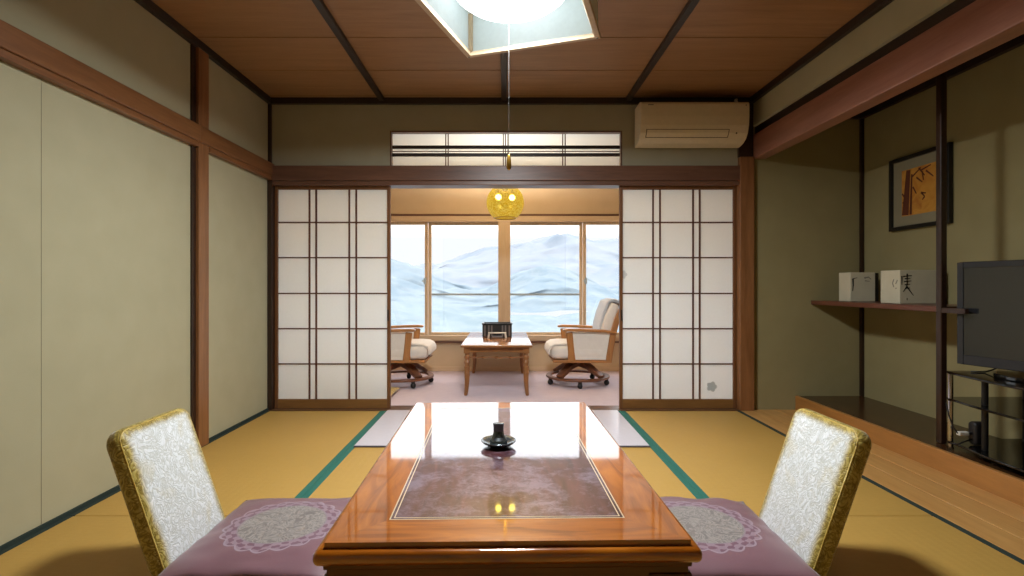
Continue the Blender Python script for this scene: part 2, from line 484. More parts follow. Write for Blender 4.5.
# ---- alcove: reddish head beam, recess board above it, platform, corner and front posts
struct(obj('trim_18', boxes((XR, XR+.105, DF, DB-.001, 1.967, 2.154)), 'red_beam', bevel=.006))
struct(obj('trim_19', boxes((XR+.025, XR+.1, DF, DB-.001, 2.1545, 2.2215)), 'dark_trim_y'))
struct(obj('trim_20', boxes((XT-.035, XT, DF, DB-.036, 2.282, 2.3415), (XR+.106, XT, DB-.035, DB-.0005, 2.282, 2.3415)), 'dark_trim_y'))
struct(obj('floor_alcove', boxes((2.318, XT-.001, DF, DB-.001, -.05, .108)), 'toko_top', bevel=.003))
struct(obj('trim_21', boxes((2.29, 2.317, DF, DB-.001, -.05, .110)), 'toko_face', bevel=.004))
struct(obj('trim_22', boxes((XT-.026, XT-.001, DB-.026, DB-.001, .109, 2.2815)), 'dark_post', bevel=.003))
struct(obj('trim_23', boxes((2.387, 2.421, 2.845, 2.882, .109, 2.342)), 'dark_post', bevel=.005))

# ------------------------------------------------------------------ paper sliding doors
def shoji(name, x0, x1, bars, patches):
    t = sroot(name, ((x0+x1)/2, DB+.035, .004))
    hw = (x1-x0)/2
    px = lambda x: (x-504)*DB/521 - (x0+x1)/2
    f = boxes((-hw, -hw+.024, -.016, .016, 0, ZH-.005), (hw-.024, hw, -.016, .016, 0, ZH-.005))
    obj('stile', f, 'shoji_wood', t, bevel=.002)
    obj('bottom_rail', boxes((-hw+.0245, hw-.0245, -.015, .015, 0, .072)), 'shoji_bottom', t, bevel=.002)
    obj('top_rail', boxes((-hw+.0245, hw-.0245, -.015, .015, ZH-.035, ZH-.005)), 'shoji_wood', t, bevel=.002)
    bm = BM()
    for x in bars:
        c = px(x); add_box(bm, c-.0055, c+.0055, -.014, .0, .0725, ZH-.0355)
    for y in (222.5, 258, 294, 329.5, 365):
        z = EYE - (y-286)*DB/521
        add_box(bm, -hw+.0245, hw-.0245, -.0125, .0, z-.005, z+.005)
    obj('lattice', bm, 'lattice', t)
    bm = BM()
    vs = [bm.verts.new(p) for p in ((-hw+.02, .001, .06), (hw-.02, .001, .06), (hw-.02, .001, ZH-.03), (-hw+.02, .001, ZH-.03))]
    bm.faces.new(vs)
    obj('paper', bm, 'paper', t)
    for x, y, s in patches:          # blossom-shaped repair patches
        c, z = px(x), EYE-(y-286)*DB/521
        bm = BM(); ctr = []
        for i in range(40):
            a = 2*PI*i/40
            r = s*(.72+.28*abs(math.cos(2.5*a)))
            ctr.append((c + r*math.cos(a), z + r*math.sin(a)))
        add_prism(bm, ctr, -.0012, .0002, 'XZ')
        obj('paper_patch', bm, 'patch', t)
    zl = EYE-(316-286)*DB/521
    s = 1 if x0 < 0 else -1
    obj('finger_pull', boxes((s*(hw-.017)-.006, s*(hw-.017)+.006, -.0175, -.0155, zl-.045, zl+.045)), 'black_metal', t, bevel=.001)
    return t
shoji('door_1', XL+.036, -.9, (308.2, 315, 348.3, 355.3), [])
shoji('door_2', .915, 1.838, (654, 661, 694.3, 701), [(713.5, 388, .043), (624, 275, .034)])

# ------------------------------------------------------------------ transom window over the doors
t = sroot('window_2', (0, DB+.05, 0))
obj('frame', boxes((RX0, RX0+.009, -.05, .05, RZ0, RZ1), (RX1-.009, RX1, -.05, .05, RZ0, RZ1), (RX0+.0125, RX1-.0125, -.05, .05, RZ1-.012, RZ1), (RX0+.0125, RX1-.0125, -.05, .05, RZ0, RZ0+.006)), 'rail_wood_x', t)
bm = BM()
for y in (146.3, 154):
    z = EYE-(y-286)*DB/521; add_box(bm, RX0+.013, RX1-.013, -.03, -.012, z-.012, z+.012)
obj('crossbar', bm, 'dark_trim', t)
bm = BM()
z = EYE-(150-286)*DB/521; add_box(bm, RX0+.013, RX1-.013, -.011, -.004, z-.003, z+.003)
for x in (445.2, 447.6, 503.3, 505.5, 508, 563.3, 565.8):
    c = (x-504)*DB/521; add_box(bm, c-.004, c+.004, -.0115, -.003, RZ0+.007, RZ1-.013)
obj('lattice', bm, 'lattice', t)
bm = BM()
bm.faces.new([bm.verts.new(p) for p in ((RX0+.01, 0, RZ0+.004), (RX1-.01, 0, RZ0+.004), (RX1-.01, 0, RZ1-.01), (RX0+.01, 0, RZ1-.01))])
obj('paper', bm, 'paper', t)

# ------------------------------------------------------------------ veranda
WZ0, WZ1 = .41, 1.685
struct(obj('wall_veranda_left', boxes((XL-.1, XL, DB+.12, DW, 0, 2.5)), 'veranda_plaster'))
struct(obj('wall_veranda_right', boxes((XR, XR+.1, DB+.12, DW, 0, 2.5)), 'veranda_plaster'))
struct(obj('wall_window', boxes((XL-.1, XR+.1, DW, DW+.1, 0, WZ0-.06), (XL-.1, XR+.1, DW, DW+.1, WZ1+.09, 2.5)), 'veranda_plaster'))
struct(obj('ceiling_veranda', boxes((XL-.1, XR+.1, DB+.12, DW+.1, 2.42, 2.5)), 'veranda_plaster'))
struct(obj('trim_24', boxes((XL, XR, DW-.025, DW-.0005, WZ1+.085, WZ1+.108)), 'rail_wood_x', bevel=.003))
struct(obj('baseboard_window', boxes((XL, XR, DW-.012, DW-.0005, .001, .05)), 'window_wood_x', bevel=.003))
t = sroot('window_1', (0, DW, 0))
obj('window_frame', boxes((XL, XR, -.03, .1, WZ0-.059, WZ0), (XL, XR, -.02, .1, WZ1+.02, WZ1+.0845)), 'window_wood_x', t, bevel=.004)
obj('window_sill', boxes((XL, XR, -.045, -.0305, WZ0-.085, WZ0-.062)), 'rail_wood_x', t, bevel=.003)
ex = [XL, -.872, .0, .905, XR]
for i in range(4):
    yy = .05 if i in (1, 2) else .015
    s = obj('sash', boxes((ex[i], ex[i]+.036, yy, yy+.03, WZ0+.0005, WZ1+.0195), (ex[i+1]-.036, ex[i+1], yy, yy+.03, WZ0+.0005, WZ1+.0195),
                         (ex[i]+.0365, ex[i+1]-.0365, yy, yy+.03, WZ0+.0005, WZ0+.03), (ex[i]+.0365, ex[i+1]-.0365, yy, yy+.03, WZ1-.012, WZ1+.0195)),
            'window_wood', t, bevel=.003)
    if i in (1, 2):
        z = EYE-(294.5-286)*DW/521
        obj('crossbar', boxes((ex[i]+.0365, ex[i+1]-.0365, yy+.004, yy+.026, z-.011, z+.011)), 'grey_metal', s)
        obj('pane', boxes((ex[i]+.03, ex[i+1]-.03, yy+.012, yy+.016, WZ0+.02, WZ1)), 'glass', s)
    else:
        obj('pane', boxes((ex[i]+.03, ex[i+1]-.03, yy+.012, yy+.016, WZ0+.02, WZ1)), 'glass', s)
obj('centre_post', boxes((-.066, .072, -.02, .0145, WZ0, WZ1+.0195)), 'window_wood', t, bevel=.004)
zl = EYE-(281-286)*DW/521
for x in (-.905, .935):
    bm = boxes((x-.012, x+.012, -.012, .0145, zl-.035, zl+.035))
    add_box(bm, x-.03, x+.008, -.022, -.0125, zl-.008, zl+.008)
    obj('latch', bm, 'grey_metal', t, bevel=.002)

# ------------------------------------------------------------------ the hills beyond
def hills(name, dist, depth, half, prof, base, mat_, amp, seed):
    bm = BM(); nx, ny = 150, 40
    grid = []
    for j in range(ny+1):
        v = j/ny
        row = []
        for i in range(nx+1):
            u = -half + 2*half*i/nx
            y = dist + depth*v
            ang = u/(dist+depth)
            h = prof(ang)*(dist+depth)
            z = base*dist + (h - base*dist)*(v**.9)
            p = Vector((u*6/half*2.1, v*5, seed))
            z += amp*dist*(noise.fractal(p, .9, 2.0, 6)*(.25+v*.75)*(1.0 if v < .95 else .5))
            y += .03*dist*noise.noise(p*1.7)
            row.append(bm.verts.new((u, y, z + EYE)))
        grid.append(row)
    for j in range(ny):
        for i in range(nx):
            bm.faces.new((grid[j][i], grid[j][i+1], grid[j+1][i+1], grid[j+1][i]))
    o = obj(name, bm, mat_, smooth=True)
    o['kind'] = 'structure'
    return o
def interp(pts):
    def f(a):
        if a <= pts[0][0]: return pts[0][1]
        for (x0, y0), (x1, y1) in zip(pts, pts[1:]):
            if a <= x1: return y0 + (y1-y0)*(a-x0)/(x1-x0)
        return pts[-1][1]
    return f
far = interp([(-.5, .01), (-.22, .028), (-.15, .04), (-.1, .058), (-.02, .078), (.05, .088), (.12, .098), (.2, .09), (.26, .085), (.5, .05)])
mid = interp([(-.5, .07), (-.24, .056), (-.19, .046), (-.13, .015), (-.05, -.005), (.02, .02), (.08, .042), (.13, .03), (.2, -.005), (.3, .01), (.5, .03)])
near = interp([(-.5, -.02), (-.2, -.03), (-.1, -.045), (0, -.05), (.1, -.06), (.2, -.04), (.5, 0)])
hills('hills', 1100, 420, 1400, far, -.02, mk_hill('far_hazy_snow', '#95989f', '#878f99', .009), .022, 1.3)
hills('hills', 560, 170, 640, mid, -.05, mk_hill('mid_hazy_snow', '#8d969c', '#7d8b95', .02), .018, 4.1)
hills('hills', 200, 180, 320, near, -.25, mk_hill('near_hazy_snow', '#8b9599', '#7f8c92', .05), .014, 8.2)

# ------------------------------------------------------------------ low lacquered table
TZ = .332
t = thing('low_table', 'low glossy brown lacquered table with an inlaid panel on its top', 'table', (-.003, 2.085, 0), math.radians(1.1))
L, W = .802, .485
bm = BM()
# four mitred border boards of the top with the inlay field cut out
A = [(-.46, -.778), (.46, -.778), (.46, .778), (-.46, .778)]
I = [(-.324, -.653), (.324, -.653), (.324, .653), (-.324, .653)]
for k in range(4):
    bm = BM(); a, b_ = A[k], A[(k+1) % 4]; c, d = I[(k+1) % 4], I[k]
    add_prism(bm, [a, b_, c, d], TZ-.014, TZ, 'XY')
    obj('border_board', bm, 'table_border' if k in (1, 3) else 'table_border_x', t)
obj('top_panel', boxes((-.3235, .3235, -.6525, .6525, TZ-.014, TZ-.0002)), 'table_panel', t)
bm = BM()
for o_, w_ in ((0.0, .0035), (.011, .003)):
    a, c = .324-o_, .653-o_
    z0, z1 = TZ-.004, TZ+.0003
    add_box(bm, -a, a, -c, -c+w_, z0, z1); add_box(bm, -a, a, c-w_, c, z0, z1)
    add_box(bm, -a, -a+w_, -c+w_, c-w_, z0, z1); add_box(bm, a-w_, a, -c+w_, c-w_, z0, z1)
obj('inlay_line', bm, 'table_line', t)
# bullnosed slab under the top
bm = boxes((-W, W, -L, L, TZ-.052, TZ-.0142))
o = obj('bullnose_edge', bm, 'table_border_x', t, bevel=.016, seg=5, smooth=True)
obj('moulding', boxes((-W+.022, W-.022, -L+.02, L-.02, TZ-.068, TZ-.0525)), 'table_dark', t, bevel=.004)
obj('under_frame', boxes((-W+.03, W-.03, -L+.028, L-.028, TZ-.085, TZ-.0685)), 'table_dark', t)
bm = BM()
for s in (-1, 1):
    # apron along the ends and sides with a gently arched lower edge
    pts = [(-W+.12, TZ-.0855)] + [(W-.12, TZ-.0855)]
    low = [((W-.12)*(1-2*i/12), TZ-.165+.03*math.sin(PI*i/12)) for i in range(13)]
    y0, y1 = sorted((s*(L-.03), s*(L-.052)))
    add_prism(bm, pts+low, y0, y1, 'XZ')
    pts = [(-L+.12, TZ-.0855), (L-.12, TZ-.0855)]
    low = [((L-.12)*(1-2*i/12), TZ-.165+.03*math.sin(PI*i/12)) for i in range(13)]
    x0, x1 = sorted((s*(W-.03), s*(W-.052)))
    add_prism(bm, pts+low, x0, x1, 'YZ')
obj('apron', bm, 'table_dark', t)
for sx in (-1, 1):
    for sy in (-1, 1):
        bm = BM()
        cx, cy = sx*(W-.075), sy*(L-.077)
        prev = None
        for z, h in ((TZ-.0855, .055), (TZ-.15, .052), (TZ-.22, .044), (.06, .036), (.03, .040), (0.001, .046)):
            k = (.055-h)*.6
            c = (cx+sx*k, cy+sy*k)
            ring = [bm.verts.new((c[0]+a*h, c[1]+b_*h, z)) for a, b_ in ((-1,-1),(1,-1),(1,1),(-1,1))]
            if prev:
                for q in range(4): bm.faces.new((prev[q], prev[(q+1) % 4], ring[(q+1) % 4], ring[q]))
            else: bm.faces.new(ring)
            prev = ring
        bm.faces.new(prev[::-1])
        lg = obj('leg', bm, 'table_dark', t, bevel=.006)

# dish with ridged upright on the table
t = thing('smoking_set', 'black metal dish with a flared ridged holder standing on the table', 'ashtray', (-.022, 2.085, TZ+.001))
bm = BM()
add_lathe(bm, [(.03, 0), (.042, .003), (.06, .012), (.07, .021), (.0695, .024), (.058, .016), (.04, .009), (.02, .008)], 40)
obj('dish', bm, 'pewter', t, smooth=True)
bm = BM()
prof = [(.034, .0095), (.036, .018), (.034, .026), (.028, .036), (.0225, .046), (.0205, .058), (.021, .075), (.022, .088), (.021, .0905), (.012, .090)]
seg = 64; rings = []
for q, (r, z) in enumerate(prof):
    dp = .1 if q < 3 else .3 if q < 5 else .5          # splits into two prongs upward
    rings.append([bm.verts.new((r*(1-dp*abs(math.sin(a))**3)*math.cos(a), r*(1-dp*abs(math.sin(a))**3)*math.sin(a), z)) for a in [2*PI*i/seg for i in range(seg)]])
for a, b_ in zip(rings, rings[1:]):
    for i in range(seg): bm.faces.new((a[i], a[(i+1) % seg], b_[(i+1) % seg], b_[i]))
bm.faces.new(rings[0][::-1]); bm.faces.new(rings[-1])
obj('holder', bm, 'pewter', t)

# ------------------------------------------------------------------ legless chairs with brocade covers
def rounded_slab(w, h, th, rc, re):
    """upright cushion: width along Y, height along Z, thickness along X (front at +X), rounded outline and edges"""
    bm = BM()
    def outline(ins):
        pts = []
        r = max(rc-ins, .008); a, b_ = w/2-ins, h/2-ins
        for cx, cz, s in ((a-r, b_-r, 0), (-a+r, b_-r, 1), (-a+r, -b_+r, 2), (a-r, -b_+r, 3)):
            for k in range(9):
                q = PI/2*s + PI/2*k/8
                pts.append((cx+r*math.cos(q), cz+r*math.sin(q)))
        return pts
    layers = []
    K = 6
    for k in range(K+1):
        q = PI/2*k/K; layers.append((-th/2+re*(1-math.sin(q)), re*(1-math.cos(q)) if k else re))
    lay = []
    for k in range(K+1):
        q = PI/2*k/K
        lay.append((-th/2+re-re*math.cos(q), re-re*math.sin(q)))
    lay += [(-x, i) for x, i in lay[::-1]]
    rings = []
    for x, ins in lay:
        rings.append([bm.verts.new((x, y, z)) for y, z in outline(ins)])
    n = len(rings[0])
    for a, b_ in zip(rings, rings[1:]):
        for i in range(n): bm.faces.new((a[i], a[(i+1) % n], b_[(i+1) % n], b_[i]))
    bm.faces.new(rings[0][::-1]); bm.faces.new(rings[-1])
    return bm
def legless_chair(label, loc, rz):
    t = thing('legless_chair', label, 'chair', loc, rz, 'legless chairs at the low table')
    H, TH, WD = .50, .062, .375
    lean = math.atan2(.132, .382)
    mt = T(0, 0, .115) @ R(-lean, 'Y') @ T(-TH/2, 0, .426-H/2)
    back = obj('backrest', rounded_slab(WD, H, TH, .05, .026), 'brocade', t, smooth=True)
    back.matrix_local = mt
    # piping along the front edge
    bm = BM(); pts = []
    a, b_, r = WD/2-.012, H/2-.012, .04
    for cy, cz, s in ((a-r, b_-r, 0), (-a+r, b_-r, 1), (-a+r, -b_+r, 2), (a-r, -b_+r, 3)):
        for k in range(7):
            q = PI/2*s + PI/2*k/6
            pts.append((TH/2-.0085, cy+(r+.004)*math.cos(q), cz+(r+.004)*math.sin(q)))
    pts.append(pts[0])
    add_tube(bm, pts, .0026, 6)
    obj('piping', bm, 'gold', back, smooth=True)
    bm = rounded_slab(.42, .40, .05, .04, .02)
    bm.transform(T(.225, 0, .027) @ R(PI/2, 'Y'))
    obj('seat', bm, 'gold', t, smooth=True)
    return t
legless_chair('legless chair with gold brocade cover standing near the left wall', (-1.075, 1.82, .001), 0)
# own mesh data is shared by the second chair
c1 = [o for o in COL.objects if o.name == 'legless_chair'][0]
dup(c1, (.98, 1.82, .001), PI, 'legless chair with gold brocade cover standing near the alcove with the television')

# ------------------------------------------------------------------ purple floor cushions on the chair seats
def floor_cushion(name, label, loc, rz, w, l, th, mat_, seed, group=None, cat='cushion'):
    t = thing(name, label, cat, loc, rz, group)
    bm = BM(); n = 36
    top, bot = {}, {}
    for j in range(n+1):
        for i in range(n+1):
            u, v = -1+2*i/n, -1+2*j/n
            e = (1-abs(u)**4)*(1-abs(v)**4)
            # corners pulled out a little, sides sucked in
            x = u*w/2*(1-.03*(1-abs(v))*(abs(u)**3)); y = v*l/2*(1-.03*(1-abs(u))*(abs(v)**3))
            wr = (.004+.007*max(0, -v))*noise.noise(Vector((x*9, y*16, seed))) + .003*math.sin(38*(x+.6*y)+seed)*abs(v)**6
            top[i, j] = bm.verts.new((x, y, th*.42+th*.58*e**.6 + wr*(1-e*.5)))
            if 0 < i < n and 0 < j < n:
                bot[i, j] = bm.verts.new((x, y, th*.42-th*.42*e**.5))
            else: bot[i, j] = top[i, j]
    for j in range(n):
        for i in range(n):
            bm.faces.new((top[i, j], top[i+1, j], top[i+1, j+1], top[i, j+1]))
            q = [bot[i, j], bot[i, j+1], bot[i+1, j+1], bot[i+1, j]]
            if len(set(q)) == 4:
                try: bm.faces.new(q)
                except ValueError: pass
    obj('cover', bm, mat_, t, smooth=True)
    return t
floor_cushion('floor_cushion', 'purple cushion with a round medallion lying beside the left side of the low table', (-.79, 1.865, .054), math.radians(0), .56, .60, .07, 'zabuton', 1.0, 'purple cushions')
c = [o for o in COL.objects if o.name == 'floor_cushion'][0]
dup(c, (.70, 1.865, .054), math.radians(178), 'purple cushion with a round medallion lying beside the right side of the low table')
floor_cushion('floor_cushion', 'gold brocade cushion on the carpet behind the left paper door', (-1.24, 4.53, .001), 0, .56, .56, .07, 'gold', 3.0)

# ------------------------------------------------------------------ swivel armchairs on the veranda
def swivel_chair(label, loc, rz):
    t = thing('swivel_armchair', label, 'armchair', loc, rz, 'swivel armchairs on the veranda')
    # ring base
    bm = BM(); R0, R1 = .315, .262; n = 40
    rows = []
    for i in range(n):
        a = 2*PI*i/n; c, s = math.cos(a), math.sin(a)
        rows.append([bm.verts.new((r*c, r*s, z)) for r, z in ((R1, .066), (R0, .066), (R0, .088), (R1, .088))])
    for i in range(n):
        a, b_ = rows[i], rows[(i+1) % n]
        for k in range(4): bm.faces.new((a[k], a[(k+1) % 4], b_[(k+1) % 4], b_[k]))
    base = obj('ring_base', bm, 'base_brown', t, bevel=.005)
    for i in range(5):
        a = 2*PI*(i+.2)/5
        c, s = math.cos(a)*.288, math.sin(a)*.288
        bm = BM()
        add_lathe(bm, [(.006, .0), (.02, .004), (.0265, .016), (.0265, .03), (.019, .043), (.006, .047)], 14, mt=T(c, s, .0275) @ R(a, 'Z') @ R(PI/2, 'X') @ T(0, 0, -.0235))
        add_lathe(bm, [(.014, .045), (.018, .05), (.018, .0655)], 12, c=(c, s, 0))
        obj('caster', bm, 'black_rubber', base, smooth=True)
    for i in range(4):
        bm = BM()
        add_sheet(bm, [(.285, .098), (.23, .128), (.14, .178), (.05, .2), (.0, .2)], .042, [.024, .034, .044, .05, .05])
        bm.transform(R(PI/4+i*PI/2, 'Z'))
        obj('leg', bm, 'base_brown', t, bevel=.006)
    bm = BM(); add_lathe(bm, [(.07, .19), (.07, .215), (.05, .228), (.05, .24)], 20)
    obj('hub', bm, 'base_brown', t)
    # seat frame and cushion
    obj('seat_frame', boxes((-.29, .27, -.255, .255, .24, .265)), 'honey', t, bevel=.006)
    bm = rounded_slab(.5, .55, .137, .08, .055); bm.transform(T(.014, 0, .335) @ R(PI/2, 'Y'))
    seat = obj('seat_cushion', bm, 'cream_fabric', t, smooth=True)
    # pad laid over the seat
    bm = BM()
    add_sheet(bm, [(-.2, .412), (.0, .414), (.18, .414), (.25, .408), (.288, .388), (.304, .355), (.304, .315)], .225, .022)
    obj('seat_pad', bm, 'grey_throw' if False else 'cream_fabric', seat, bevel=.008, seg=3)
    # backrest: shell follows the lean
    lean = [(-.225, .41), (-.25, .54), (-.285, .67), (-.335, .80)]
    bm = BM(); add_sheet(bm, lean, .215, [.10, .115, .11, .085])
    back = obj('back_cushion', bm, 'cream_fabric', t, bevel=.03, seg=4, smooth=True)
    bm = BM(); add_sheet(bm, [(-.185, .48), (-.20, .60), (-.23, .71), (-.27, .818), (-.335, .834), (-.395, .806)], .19, .03)
    obj('throw_cover', bm, 'grey_throw', back, bevel=.01, seg=3)
    for s in (-1, 1):
        y0, y1 = sorted((s*.255, s*.225))
        bm = BM(); add_sheet(bm, [(-.26, .25), (-.275, .35), (-.30, .50), (-.34, .65), (-.40, .805)], (y0-.001, y1+.001), [.06, .06, .06, .052, .04])
        obj('back_post', bm, 'honey_z', t, bevel=.008)
        bm = BM(); add_sheet(bm, [(.09, .25), (.1, .39), (.115, .532)], (y0, y1), [.075, .06, .065])
        obj('arm_post', bm, 'honey_z', t, bevel=.008)
        y0, y1 = sorted((s*.285, s*.215))
        bm = BM(); add_sheet(bm, [(-.325, .527), (-.20, .544), (.0, .552), (.12, .554), (.175, .551)], (y0, y1), [.022, .026, .028, .028, .022])
        obj('armrest', bm, 'honey', t, bevel=.009, seg=3)
        y0, y1 = sorted((s*.246, s*.232))
        bm = BM(); add_prism(bm, [(-.24, .268), (.06, .268), (.085, .53), (-.275, .53)], y0, y1, 'XZ')
        obj('side_panel', bm, 'cream_fabric', t, bevel=.004)
    obj('back_rail', boxes((-.425, -.395, -.224, .224, .765, .805)), 'honey', t, bevel=.008)
    return t
c = swivel_chair('cream swivel armchair on casters right of the coffee table by the window', (.735, 5.2, .001), PI)
dup(c, (-1.015, 5.18, .001), 0, 'cream swivel armchair half hidden behind the left paper door')

# ------------------------------------------------------------------ coffee table on the veranda
CT = .452
t = thing('coffee_table', 'polished wooden coffee table with turned legs below the veranda window', 'table', (-.066, 5.215, 0))
obj('tabletop', boxes((-.315, .315, -.645, .645, CT-.02, CT)), 'coffee_wood', t, bevel=.006, seg=3)
bm = BM()
for s in (-1, 1):
    y0, y1 = sorted((s*.6, s*.58)); add_prism(bm, [(-.235, CT-.0205), (.235, CT-.0205), (.235, CT-.07)] + [(.2-.4*i/10, CT-.07+.008*math.sin(PI*i/10)) for i in range(11)] + [(-.235, CT-.07)], y0, y1, 'XZ')
    x0, x1 = sorted((s*.27, s*.25)); add_box(bm, x0, x1, -.57, .57, CT-.068, CT-.0205)
obj('apron', bm, 'coffee_leg', t)
for sx in (-1, 1):
    for sy in (-1, 1):
        bm = BM(); cx, cy = sx*.262, sy*.588
        add_box(bm, cx-.028, cx+.028, cy-.028, cy+.028, CT-.075, CT-.0205)
        pr = [(.013, 0.001), (.016, .01), (.0165, .04), (.021, .12), (.024, .19), (.026, .2), (.022, .21), (.0245, .245), (.027, .255), (.019, .266), (.022, .28), (.0275, .295), (.022, .31), (.018, .32), (.0245, .333), (.0265, .345), (.018, .36), (.022, .375), (.027, .3872)]
        add_lathe(bm, pr, 20, c=(cx, cy, 0))
        for v in bm.verts:
            if v.co.z < .12: v.co.x += sx*.012*((.12-v.co.z)/.12)**1.5
        obj('leg', bm, 'coffee_leg', t)
bm = BM()
pr = []
for i in range(61):
    u = i/60; x = -.2385+.477*u
    r = .006 + sum(.007*math.exp(-((x-c)/.012)**2) for c in (-.12, 0, .12))
    pr.append((r, x))
add_lathe(bm, pr, 12, mt=T(0, -.588, .338) @ R(PI/2, 'Y'))
obj('stretcher', bm, 'coffee_leg', t)
t = thing('tea_box', 'dark slatted box with a black rim standing on the coffee table', 'box', (-.07, 5.40, CT+.001))
bm = BM()
for s in (-1, 1):
    add_box(bm, -.15, .15, s*.085-.006, s*.085+.006, .0, .125); add_box(bm, s*.144-.006, s*.144+.006, -.0785, .0785, .0, .125)
add_box(bm, -.137, .137, -.0785, .0785, .0, .01)
obj('wall', bm, 'box_dark', t, bevel=.003)
for x in (-.125, -.085, -.055, .055, .085, .125): obj('slat', boxes((x-.008, x+.008, -.096, -.0915, .008, .118)), 'box_grey', t)
obj('rim', boxes((-.156, .156, -.099, -.075, .1255, .14), (-.156, .156, .075, .099, .1255, .14), (-.156, -.135, -.0745, .0745, .1255, .14), (.135, .156, -.0745, .0745, .1255, .14)), 'black_metal', t, bevel=.003)
t = thing('napkin_holder', 'small white bridge-shaped holder in front of the dark box on the coffee table', 'holder', (-.068, 5.20, CT+.001))
obj('bridge', boxes((-.09, .09, -.02, .02, .045, .057)), 'white_plastic', t, bevel=.004)
for s in (-1, 1):
    bm = BM(); add_prism(bm, [(s*.072, .0445), (s*.09, .0445), (s*.098, 0), (s*.078, 0)], -.018, .018, 'XZ')
    obj('foot', bm, 'white_plastic', t, bevel=.002)
obj('dish', boxes((-.055, .055, -.014, .014, .0, .022)), 'box_grey', t, bevel=.006)

# ------------------------------------------------------------------ yellow globe lamp of the veranda
t = thing('globe_lamp', 'yellow crackled glass globe lamp hanging in the veranda', 'lamp', (.012, 5.0, 1.77))
bm = BM(); Rg = .18
a0 = math.radians(-54); a1 = math.radians(58)
prof = [(Rg*math.cos(a0+(a1-a0)*i/28), Rg*math.sin(a0+(a1-a0)*i/28)) for i in range(29)]
add_lathe(bm, prof, 48, cap=False)
obj('glass_shade', bm, 'globe', t, smooth=True)
bm = BM(); add_lathe(bm, [(.012, .10), (.03, .11), (.03, .155), (.012, .165), (.012, .32)], 24); obj('cap', bm, 'gold_metal', t)
bm = BM(); add_lathe(bm, [(.103, -.152), (.110, -.149), (.108, -.141)], 40, cap=False); obj('bottom_ring', bm, 'gold_metal', t)
bm = BM(); add_tube(bm, [(0, 0, .315), (0, 0, .6), (0, 0, .649)], .006); obj('stem', bm, 'gold_metal', t)
for x in (-.066, .066):
    bm = BM(); zc = .055 if x < 0 else .05
    add_lathe(bm, [(.0285*math.cos(a), .0285*math.sin(a)) for a in [-PI/2+.06+(PI-.12)*k/12 for k in range(13)]], 18, c=(x, 0, zc)); b_ = obj('bulb', bm, 'bulb', t, smooth=True)
    bm = BM(); add_lathe(bm, [(.014, .0), (.014, .05)], 12, c=(x, 0, zc+.03)); obj('socket', bm, 'gold_metal', b_)

# ------------------------------------------------------------------ square ceiling lamp
LX, LY, LZ = .03, 2.32, 2.178
t = thing('ceiling_lamp', 'square wood-framed ceiling lamp with a round white diffuser', 'lamp', (LX, LY, LZ), math.radians(-18.3))
h = .35
def ring_boxes(o_, i_, z0, z1):
    return boxes((-o_, o_, -o_, -i_, z0, z1), (-o_, o_, i_, o_, z0, z1), (-o_, -i_, -i_+.0002, i_-.0002, z0, z1), (i_, o_, -i_+.0002, i_-.0002, z0, z1))
obj('frame', ring_boxes(h, h-.028, 0, .022), 'lamp_frame', t, bevel=.003)
obj('panel', ring_boxes(h-.012, h-.018, .0225, .215), 'lamp_panel', t)
for sx in (-1, 1):
    for sy in (-1, 1):
        x, y = sx*(h-.028), sy*(h-.028); obj('corner_post', boxes((x-.0095, x+.0095, y-.0095, y+.0095, .0225, .215)), 'lamp_frame', t)
obj('top_board', boxes((-h+.012, h-.012, -h+.012, h-.012, .2155, .256)), 'lamp_panel', t)
for sx in (-1, 1):
    for sy in (-1, 1):
        bm = BM(); add_lathe(bm, [(.006, -.0015), (.006, .0)], 12, c=(sx*(h-.014), sy*(h-.014), 0)); obj('screw', bm, 'mark_grey', t)
obj('side_bracket', boxes((h+.0005, h+.02, -h+.05, -h+.075, .004, .12)), 'lamp_frame', t)
obj('side_bracket', boxes((h+.0005, h+.014, -h+.16, -h+.175, .01, .12)), 'lamp_frame', t)
bm = BM()
add_lathe(bm, [(.01, .036), (.08, .039), (.16, .052), (.22, .074), (.253, .10), (.262, .125), (.25, .155), (.22, .2), (.20, .2152)], 48)
obj('diffuser', bm, 'dome', t, smooth=True)
bm = BM(); cy = .0
add_tube(bm, [(-.012, .01, .0375), (-.012, .01, -.3), (-.012, .01, -.62)], .0008, 6)
cord = obj('pull_cord', bm, 'cord_white', t)
bm = BM(); add_lathe(bm, [(.002, .0), (.007, -.008), (.0105, -.03), (.0115, -.058), (.009, -.068), (.004, -.072)][::-1], 12, c=(-.012, .01, -.615)); obj('cord_pull', bm, 'gold_metal', cord, smooth=True)

